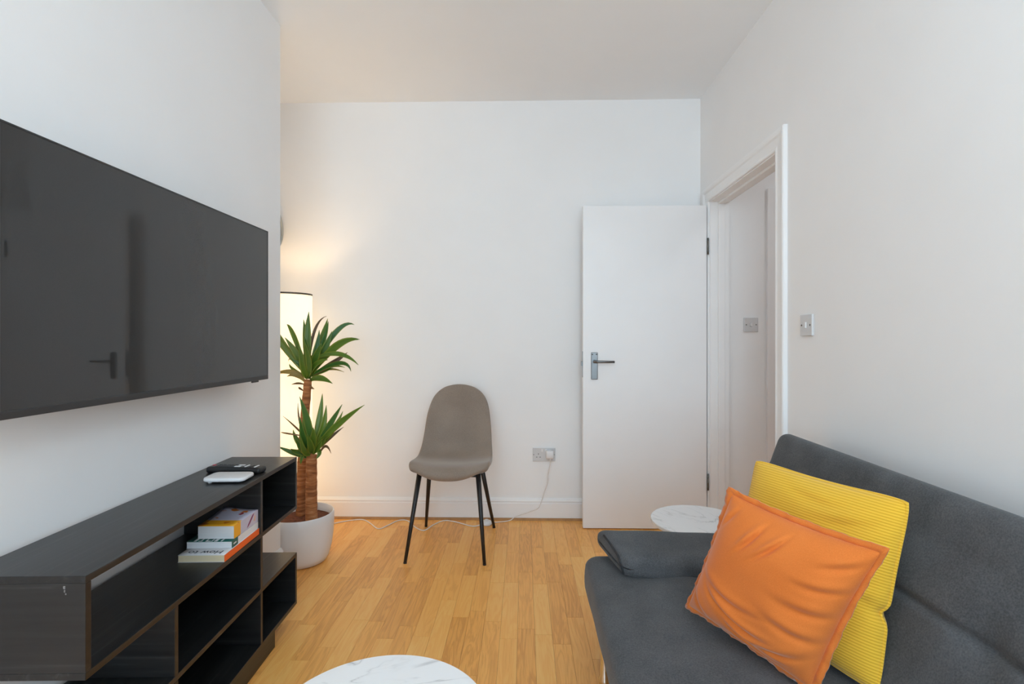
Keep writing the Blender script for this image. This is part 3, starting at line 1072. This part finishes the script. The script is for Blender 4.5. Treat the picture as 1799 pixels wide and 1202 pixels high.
for a in [
    (530, 520, 545, 215, .017, .05), (450, 510, 385, 225, .019, -.05, 'leaf', 480, 820, .1), (570, 600, 604, 335, .017, .03), (640, 580, 800, 318, .017, .0),
    (770, 530, 1078, 308, .017, -.06, 'leaf', 520, 780, .1), (670, 620, 785, 400, .014, .03), (645, 690, 778, 578, .009, .05, 'leafd', 540, 800), (635, 760, 702, 830, .007, -.03, 'leafd', 560, 840),
    (325, 520, 286, 318, .005, .04, 'leafd', 420, 760), (300, 585, 130, 455, .005, .03, 'leafd', 420, 700), (200, 640, 108, 628, .005, .03, 'leafd', 400, 660), (320, 735, 252, 598, .015, .02),
    (295, 830, 145, 745, .013, -.05, 'leaf', 440, 890), (375, 610, 350, 365, .015, .06), (420, 690, 405, 430, .018, -.07, 'leaf', 455, 850, .1), (520, 700, 545, 540, .020, -.07),
    (400, 790, 340, 660, .018, -.05), (560, 760, 600, 640, .017, -.04), (440, 800, 430, 620, .018, -.09), (390, 880, 400, 935, .010, -.05, 'leaf', 420, 800), (570, 830, 552, 885, .011, -.04, 'leaf', 530, 780),
    (500, 760, 500, 600, .018, -.09), (360, 820, 300, 770, .014, -.06), (600, 720, 660, 640, .014, -.05),
]:
    lo(*a)

# ------------------------------------------------------------ chair
ch = tag(empty('dining_chair', (-.402, 2.905, 0), math.radians(-1.5)), 'taupe velvet shell chair with thin black legs against the back wall', 'chair')
prof = [(-.196, .420, .120), (-.220, .424, .152), (-.232, .440, .182), (-.226, .460, .204), (-.195, .473, .217), (-.13, .472, .223), (-.06, .463, .225), (.01, .457, .224), (.075, .460, .220),
        (.125, .474, .216), (.160, .503, .212), (.182, .545, .208), (.198, .60, .204), (.212, .655, .199), (.225, .71, .192), (.237, .765, .180), (.247, .808, .163), (.255, .842, .140), (.260, .864, .114), (.2635, .879, .082), (.265, .886, .046)]
rows, nrms = [], []
NX = 17
for i, (y, z, w) in enumerate(prof):
    a, b = prof[max(i - 1, 0)], prof[min(i + 1, len(prof) - 1)]
    t = Vector((0, b[0] - a[0], b[1] - a[1])).normalized()
    nrm = Vector((0, -t.z, t.y))               # towards the sitter
    nrms.append(nrm)
    row = []
    for j in range(NX):
        u = -1 + 2 * j / (NX - 1)
        lift = .030 if 4 < i < 15 else (.0 if i <= 2 else .012)
        if i in (9, 10, 11):
            lift = .045
        k = abs(u) ** 2.4
        p = Vector((w * u * (1.12 - .12 * u * u), y, z)) + nrm * lift * k
        if i <= 4:      # round the front corners backwards and upwards
            p.y += .045 * abs(u) ** 3
            p.z += (.022, .022, .016, .006, 0)[i] * abs(u) ** 2
        if i > 16:
            p.z -= .007 * abs(u) ** 2
        row.append(p)
    rows.append(row)
# underside/back layer, following the same grid, closed along the rim into a padded shell
def shell(name, rows, thick, mat, parent):
    nR, nC = len(rows), len(rows[0])
    N = [[None] * nC for _ in rows]
    for i in range(nR):
        for j in range(nC):
            N[i][j] = nrms[i]
    bm = bmesh.new()
    F = [[bm.verts.new(rows[i][j] + N[i][j] * (thick * .35 * (1 - (abs(-1 + 2 * j / (nC - 1))) ** 4))) for j in range(nC)] for i in range(nR)]
    B = [[bm.verts.new(rows[i][j] - N[i][j] * thick) for j in range(nC)] for i in range(nR)]
    for i in range(nR - 1):
        for j in range(nC - 1):
            bm.faces.new((F[i][j], F[i][j + 1], F[i + 1][j + 1], F[i + 1][j]))
            bm.faces.new((B[i][j], B[i + 1][j], B[i + 1][j + 1], B[i][j + 1]))
    loopF = [F[0][j] for j in range(nC)] + [F[i][-1] for i in range(1, nR)] + [F[-1][j] for j in range(nC - 2, -1, -1)] + [F[i][0] for i in range(nR - 2, 0, -1)]
    loopB = [B[0][j] for j in range(nC)] + [B[i][-1] for i in range(1, nR)] + [B[-1][j] for j in range(nC - 2, -1, -1)] + [B[i][0] for i in range(nR - 2, 0, -1)]
    for k in range(len(loopF)):
        q = (k + 1) % len(loopF)
        bm.faces.new((loopF[k], loopB[k], loopB[q], loopF[q]))
    o = from_bm(name, bm, mat, parent, True)
    md = o.modifiers.new('soft', 'SUBSURF')
    md.levels = md.render_levels = 2
    return o, [(rows[i][j] - N[i][j] * (thick * .4)) for (i, j) in
               [(0, j) for j in range(nC)] + [(i, nC - 1) for i in range(1, nR)] + [(nR - 1, j) for j in range(nC - 2, -1, -1)] + [(i, 0) for i in range(nR - 2, 0, -1)]]
so, rim = shell('seat_shell', rows, .030, M['chairfab'], ch)
M['chairpipe'] = mat_fabric('taupe_piping', (0.15, 0.115, 0.09), (0.2, 0.16, 0.13), 400, .3)
for (fx, fy, tx, ty, tz) in ((-.207, -.262, -.158, -.135, .452), (.207, -.262, .158, -.135, .452), (-.212, .262, -.150, .085, .440), (.212, .262, .150, .085, .440)):
    tube('leg', [(fx, fy, .004), (fx + (tx - fx) * .5, fy + (ty - fy) * .5, tz * .5), (tx, ty, tz)], [.0085, .0115, .0145], M['blackmetal'], ch, 16)
    tube('leg_foot', [(fx, fy, 0), (fx, fy, .006)], .0092, M['blackplastic'], ch, 16)
box('under_frame', -.15, .15, -.14, .09, .418, .430, M['blackmetal'], ch, .003)

# ------------------------------------------------------------ sockets and switches
sk = tag(empty('wall_socket', (.131, YB, .4195)), 'double power socket low on the back wall with a white plug in it', 'socket')
box('faceplate', -.073, .073, -.010, 0, -.043, .043, M['plate'], sk, .0025)
for s in (-.036, .036):
    for (a, b, w, h) in ((s, .004, .004, .009), (s - .011, -.016, .008, .004), (s + .011, -.016, .008, .004)):
        box('pin_hole', a - w / 2, a + w / 2, -.0104, -.009, b - h / 2, b + h / 2, M['pin'], sk)
for s in (-.012, .012):
    box('rocker', s - .0055, s + .0055, -.0135, -.0095, .018, .036, M['plastic'], sk, .0012)
for s in (-.066, .066):
    tube('screw', [(s, -.0095, .0), (s, -.0108, .0)], .003, M['chrome'], sk, 10)
def light_switch(name, M4, label):
    s = empty(name)
    s.matrix_world = M4
    tag(s, label, 'light switch')
    box('faceplate', -.043, .043, -.010, 0, -.043, .043, M['plate'], s, .0025)
    box('rocker', -.006, .006, -.0145, -.009, -.012, .012, M['plastic'], s, .0015)
    for k in (-.0302, .0302):
        tube('screw', [(k, -.0095, 0), (k, -.0112, 0)], .0036, M['hinge'], s, 10)
    return s
light_switch('light_switch', Matrix.Translation((XR, 2.072, 1.221)) @ Matrix.Rotation(-PI / 2, 4, 'Z'), 'white light switch on the wall above the sofa beside the door frame')
light_switch('light_switch', Matrix.Translation((1.402, HY, 1.254)), 'white light switch on the hall wall seen through the doorway')

# ------------------------------------------------------------ marble tables
def marble_table(loc, R, h, label, rz, tr):
    t = tag(empty('marble_table', loc, rz), label, 'table', 'round marble-topped tables')
    lathe('table_top', [(0, h - .018), (R - .004, h - .018), (R, h - .014), (R, h - .003), (R - .002, h), (0, h)], M['marble'], t, 96, False)
    lathe('rim_frame', [(R * .80, h - .026), (R * .84, h - .026), (R * .84, h - .018), (R * .80, h - .018)], M['blackmetal'], t, 48, False, True)
    for k in range(3):
        a = k * 2 * PI / 3
        tube('leg', [(math.cos(a) * R * .82, math.sin(a) * R * .82, h - .020), (math.cos(a) * R * .92, math.sin(a) * R * .92, 0)], [.010, .007], M['blackmetal'], t, 12)
    return t
marble_table((-.275, .940, 0), .216, .45, 'round white marble table top in the foreground at the bottom edge', .3, 0)
marble_table((.757, 2.225, 0), .203, .385, 'round white marble side table behind the sofa arm in front of the door', 2.2, 0)

# ------------------------------------------------------------ sofa
sf = tag(empty('sofa_bed', (.618, 1.0, 0)), 'charcoal grey fabric sofa bed along the right wall', 'sofa')
SY0, SY1 = .06, 1.955
def seat_disp(p, n):
    q = p.copy()
    if n.z > .2:
        y = p.y
        x = p.x
        # puffed panels between tuft rows, tuft dimples
        f = .012 * math.cos(x / .36 * PI) * 1.0
        q.z += f * n.z
        q.z -= .010 * math.exp(-((x - .015) / .012) ** 2)
        for k in range(5):
            ty = -.76 + k * .38
            d2 = (x - .015) ** 2 + (y - ty) ** 2
            q.z -= .024 * math.exp(-d2 / .0024)
            # soft creases from each dimple towards the front edge
            q.z -= .005 * math.exp(-((y - ty - .15 * (x - .015)) / .018) ** 2) * math.exp(-((x + .09) / .10) ** 2)
        q.z += .004 * noise.noise(Vector((x * 6, y * 6, 1)))
    if n.x < -.3:
        q.x -= .012 * math.cos(p.z / .09 * PI / 2)
        q.x += .004 * noise.noise(Vector((p.z * 5, p.y * 5, 4)))
    return q
st = cushion('seat', .74, SY1 - SY0, .165, .042, 60, 90, 4, M['sofa'], sf, seat_disp)
st.location = (-.01, (SY0 + SY1) / 2 - 1.0, .2815)
# backrest, leaning back
BT = math.radians(25)
def back_disp(p, n):
    q = p.copy()
    if n.x < -.2:
        z, y = p.z, p.y
        q.x -= .010 * abs(math.cos(z / .27 * PI))
        q.x += .015 * math.exp(-((z - .0) / .009) ** 2)
        for k in range(5):
            ty = -.80 + k * .38
            d2 = z ** 2 + (y - ty) ** 2
            q.x += .022 * math.exp(-d2 / .0022)
        q.x += .003 * noise.noise(Vector((z * 6, y * 6, 7)))
    return q
bk = cushion('backrest', .115, SY1 - SY0 + .02, .52, .040, 3, 90, 70, M['sofa'], sf, back_disp)
bk.location = (.308, (SY0 + SY1) / 2 - 1.0 + .02, .558)
bk.rotation_euler = (0, BT, 0)
# rounded far top corner seam piping around the backrest front
pp = []
hy, hz, rr_ = (SY1 - SY0 + .02) / 2 - .004, .26 - .004, .055
for (cy, cz, a0) in ((hy - rr_, hz - rr_, 0), (-hy + rr_, hz - rr_, 90), (-hy + rr_, -hz + rr_, 180), (hy - rr_, -hz + rr_, 270)):
    for k in range(6):
        a = math.radians(a0 + 18 * k)
        pp.append((-.046, cy + rr_ * math.cos(a), cz + rr_ * math.sin(a)))
pp.append(pp[0])
# bolster arm on the far end of the seat
def arm_disp(p, n):
    q = p.copy()
    e = max(0, (-p.x - .12) / .16)
    # soft wedge: slopes down to the near side, front end cut at a slant
    q.z += .012 * (p.y / .11)
    if p.z < 0:
        q.z += .012 * e * e
    q.x -= .36 * p.y * min(1.0, e)
    q.z += .004 * noise.noise(Vector((p.x * 7, p.y * 9, p.z * 9)))
    return q
ar = cushion('arm_bolster', .58, .215, .084, .030, 24, 10, 4, M['sofa'], sf, arm_disp)
ar.location = (-.028, 1.822 - 1.0, .400)
ar.rotation_euler = (0, 0, math.radians(-4))
tube('seam_piping', [(-.246, -.098, -.030), (-.252, -.096, -.004), (-.262, -.080, .022), (-.283, -.02, .041), (-.300, .040, .046)], .0035, M['sofapipe'], ar, 8)
box('base_frame', -.33, .34, SY0 - 1.0 + .05, SY1 - 1.0 - .05, .155, .205, M['blackmetal'], sf, .004)
for (a, b) in ((-.345, 1.735 - 1.0), (-.345, .28 - 1.0), (.30, 1.735 - 1.0), (.30, .28 - 1.0)):
    lg = lathe('leg', [(0, 0), (.017, 0), (.021, .006), (.021, .02), (.015, .034), (.013, .12), (.019, .156), (.019, .206), (0, .206)], M['bright_chrome'], sf, 20)
    lg.location = (a, b, 0)
for k in (-1, 1):
    box('hinge_arm', .30, .37, k * .55 - .02, k * .55 + .02, .19, .33, M['blackmetal'], sf, .004)

# ------------------------------------------------------------ cushions
def pillow(name, label, TL, TR, BL, thick, mat, flange, seed, wr, blunt=0.0, notch=0.0):
    TL, TR, BL = Vector(TL), Vector(TR), Vector(BL)
    ex = (TR - TL)
    ey = (TL - BL)
    w, h = ex.length, ey.length
    ex.normalize()
    nz = ex.cross(ey).normalized()
    eyo = nz.cross(ex).normalized()
    shear = ey.dot(ex)
    hh_ = ey.dot(eyo)
    cen = BL + ey * .5 + (TR - TL) * .5
    r = empty(name)
    m3 = Matrix((ex, eyo, nz)).transposed()
    r.matrix_world = Matrix.Translation(cen) @ m3.to_4x4()
    tag(r, label, 'cushion', 'cushions on the sofa')
    n = 140
    W2, H2 = w / 2 - flange, hh_ / 2 - flange
    def outline(u, v, W2, H2):
        # sides bow in between the pointed corners
        px = W2 * u * (1 - .055 * (1 - v * v) * abs(u) ** 3)
        py = H2 * v * (1 - .055 * (1 - u * u) * abs(v) ** 3)
        c = 1 - blunt * (abs(u) * abs(v)) ** 5
        px, py = px * c, py * c
        px -= notch * math.exp(-((v + .22) / .07) ** 2) * max(0, u) ** 6
        return px + shear * .5 * v, py
    def z_of(u, v, side):
        a = max(0.0, (1 - abs(u) ** 2.6) * (1 - abs(v) ** 2.6))
        z = thick * .5 * a ** .52
        return z
    sd = Vector((seed * 7.3, seed * 3.1, 0))
    def wrinkle(u, v, side):
        a = max(0.0, (1 - u * u) * (1 - v * v)) ** .35
        q = 0
        if side > 0:
            for (cu, cv, du, dv, ln, wd, am) in wr:
                # one crease: centre, direction, length, width, depth
                l = math.hypot(du, dv)
                tu, tv = du / l, dv / l
                s = (u - cu) * tu + (v - cv) * tv
                d = -(u - cu) * tv + (v - cv) * tu
                d -= .35 * s * s
                q += 1.25 * am * math.exp(-(s / ln) ** 2) * (-math.exp(-(d / wd) ** 2) + .7 * math.exp(-((d - 1.9 * wd) / (1.3 * wd)) ** 2))
        q += .0035 * noise.noise(Vector((u * 2.2, v * 2.2, side * 5)) + sd)
        return q * a
    bm = bmesh.new()
    L = {}
    for side in (1, -1):
        for i in range(n + 1):
            for j in range(n + 1):
                # denser sampling near the seam
                u = math.sin((-1 + 2 * i / n) * PI / 2)
                v = math.sin((-1 + 2 * j / n) * PI / 2)
                edge = i in (0, n) or j in (0, n)
                if edge and side == -1:
                    L[(side, i, j)] = L[(1, i, j)]
                    continue
                px, py = outline(u, v, W2, H2)
                z = 0 if edge else side * (z_of(u, v, side)) + wrinkle(u, v, side)
                L[(side, i, j)] = bm.verts.new((px, py, z))
        for i in range(n):
            for j in range(n):
                f = (L[(side, i, j)], L[(side, i + 1, j)], L[(side, i + 1, j + 1)], L[(side, i, j + 1)])
                bm.faces.new(f if side > 0 else f[::-1])
    cover = from_bm('cover', bm, mat, r, True)
    if flange > 0:
        bm = bmesh.new()
        ring_in, ring_out = [], []
        per = []
        N = 40
        for k in range(N):
            per.append((-1 + 2 * k / N, -1))
        for k in range(N):
            per.append((1, -1 + 2 * k / N))
        for k in range(N):
            per.append((1 - 2 * k / N, 1))
        for k in range(N):
            per.append((-1, 1 - 2 * k / N))
        rings = []
        for (ff, zz) in ((0, .0028), (1.0, .0018), (1.0, -.0018), (0, -.0028)):
            ring = []
            for q, (u, v) in enumerate(per):
                px, py = outline(u, v, W2 - .003 + (flange + .003) * ff, H2 - .003 + (flange + .003) * ff)
                wav = .0030 * math.sin(q * .9 + seed) * ff + .0022 * math.sin(q * 2.3) * ff
                ring.append(bm.verts.new((px, py, zz + wav)))
            rings.append(ring)
        m = len(per)
        for A, B in zip(rings, rings[1:] + rings[:1]):
            for k in range(m):
                bm.faces.new((A[k], A[(k + 1) % m], B[(k + 1) % m], B[k]))
        from_bm('flange', bm, mat, r, True)
    else:
        pts = []
        for k in range(161):
            s = (k / 160.0 * 4) % 4
            e, f = int(s), s - int(s)
            u, v = [(-1 + 2 * f, -1), (1, -1 + 2 * f), (1 - 2 * f, 1), (-1, 1 - 2 * f)][e]
            px, py = outline(u, v, W2, H2)
            pts.append((px, py, 0))
        tube('edge_seam', pts, .0042, mat, r, 8)
    return r

pillow('cushion', 'yellow corduroy cushion leaning on the sofa back behind the orange one', (.706, 1.578, .802), (.886, 1.188, .797), (.600, 1.530, .385), .130, M['yellow'], 0.0, 3,
       [(.55, .55, 1, .25, .30, .06, .006), (.75, .35, 1, .6, .25, .05, .006), (.1, .70, 1, -.1, .35, .06, .005), (.9, -.15, 1, .1, .2, .05, .006)], .045, .016)
pillow('cushion', 'orange velvet cushion with a flat flange in front of the yellow one', (.547, 1.380, .771), (.733, 1.040, .747), (.466, 1.495, .388), .145, M['orange'], .014, 5,
       [(-.28, .62, .35, 1, .20, .035, .010), (.02, .60, .55, 1, .22, .035, .009), (-.78, .72, .5, 1, .16, .04, .008), (.82, .70, 1, .5, .2, .05, .009), (.80, .35, 1, .2, .28, .05, .008),
        (.75, .0, 1, .1, .32, .06, .008), (.72, -.35, 1, -.05, .35, .06, .008), (-.1, -.62, 1, -.25, .55, .05, .010), (-.35, -.35, 1, -.2, .45, .05, .006), (.55, -.75, 1, .3, .3, .05, .012), (.2, -.85, 1, -.2, .4, .04, .008), (-.75, -.75, 1, -.9, .3, .05, .007)])

# opal globe pendant added out of view to even out the room's brightness
rl = tag(empty('added_fill_pendant', (.42, .05, ZC)), 'opal globe pendant lamp added out of view to brighten the living room', 'lamp')
M['fillglobe'] = plain('fill_globe_glow', (0.85, 0.85, 0.85), 0.4)
ob = M['fillglobe'].node_tree.nodes['Principled BSDF']
ob.inputs['Emission Color'].default_value = (.715, .892, 1, 1)
ob.inputs['Emission Strength'].default_value = 14.6
lathe('globe', [(0, -.80)] + [(.18 * math.sin(a_ * PI / 16), -.62 - .18 * math.cos(a_ * PI / 16)) for a_ in range(1, 15)] + [(.045, -.445)], M['fillglobe'], rl, 40)
lathe('gallery', [(.047, -.46), (.05, -.43), (.02, -.405), (0, -.402)], M['bright_chrome'], rl, 24)
tube('flex', [(0, 0, -.405), (0, 0, -.03)], .004, M['plastic'], rl, 8)
lathe('ceiling_rose', [(0, -.035), (.02, -.033), (.045, -.012), (.05, 0), (0, 0)], M['plastic'], rl, 32)

# round opal disc lamp added out of view to brighten the hall
hl = tag(empty('added_hall_lamp', (1.95, 2.2, ZC)), 'round opal ceiling lamp added out of sight to brighten the hall', 'lamp')
M['opal'] = plain('hall_fill_glow', (0.85, 0.83, 0.78), 0.4)
ob = M['opal'].node_tree.nodes['Principled BSDF']
ob.inputs['Emission Color'].default_value = (.93, .975, 1, 1)
ob.inputs['Emission Strength'].default_value = 15.5
lathe('diffuser', [(0, -.075), (.08, -.070), (.13, -.052), (.15, -.02), (.15, -.006), (0, -.006)], M['opal'], hl, 40)
lathe('base', [(0, -.012), (.155, -.012), (.155, 0), (0, 0)], M['trim'], hl, 40)
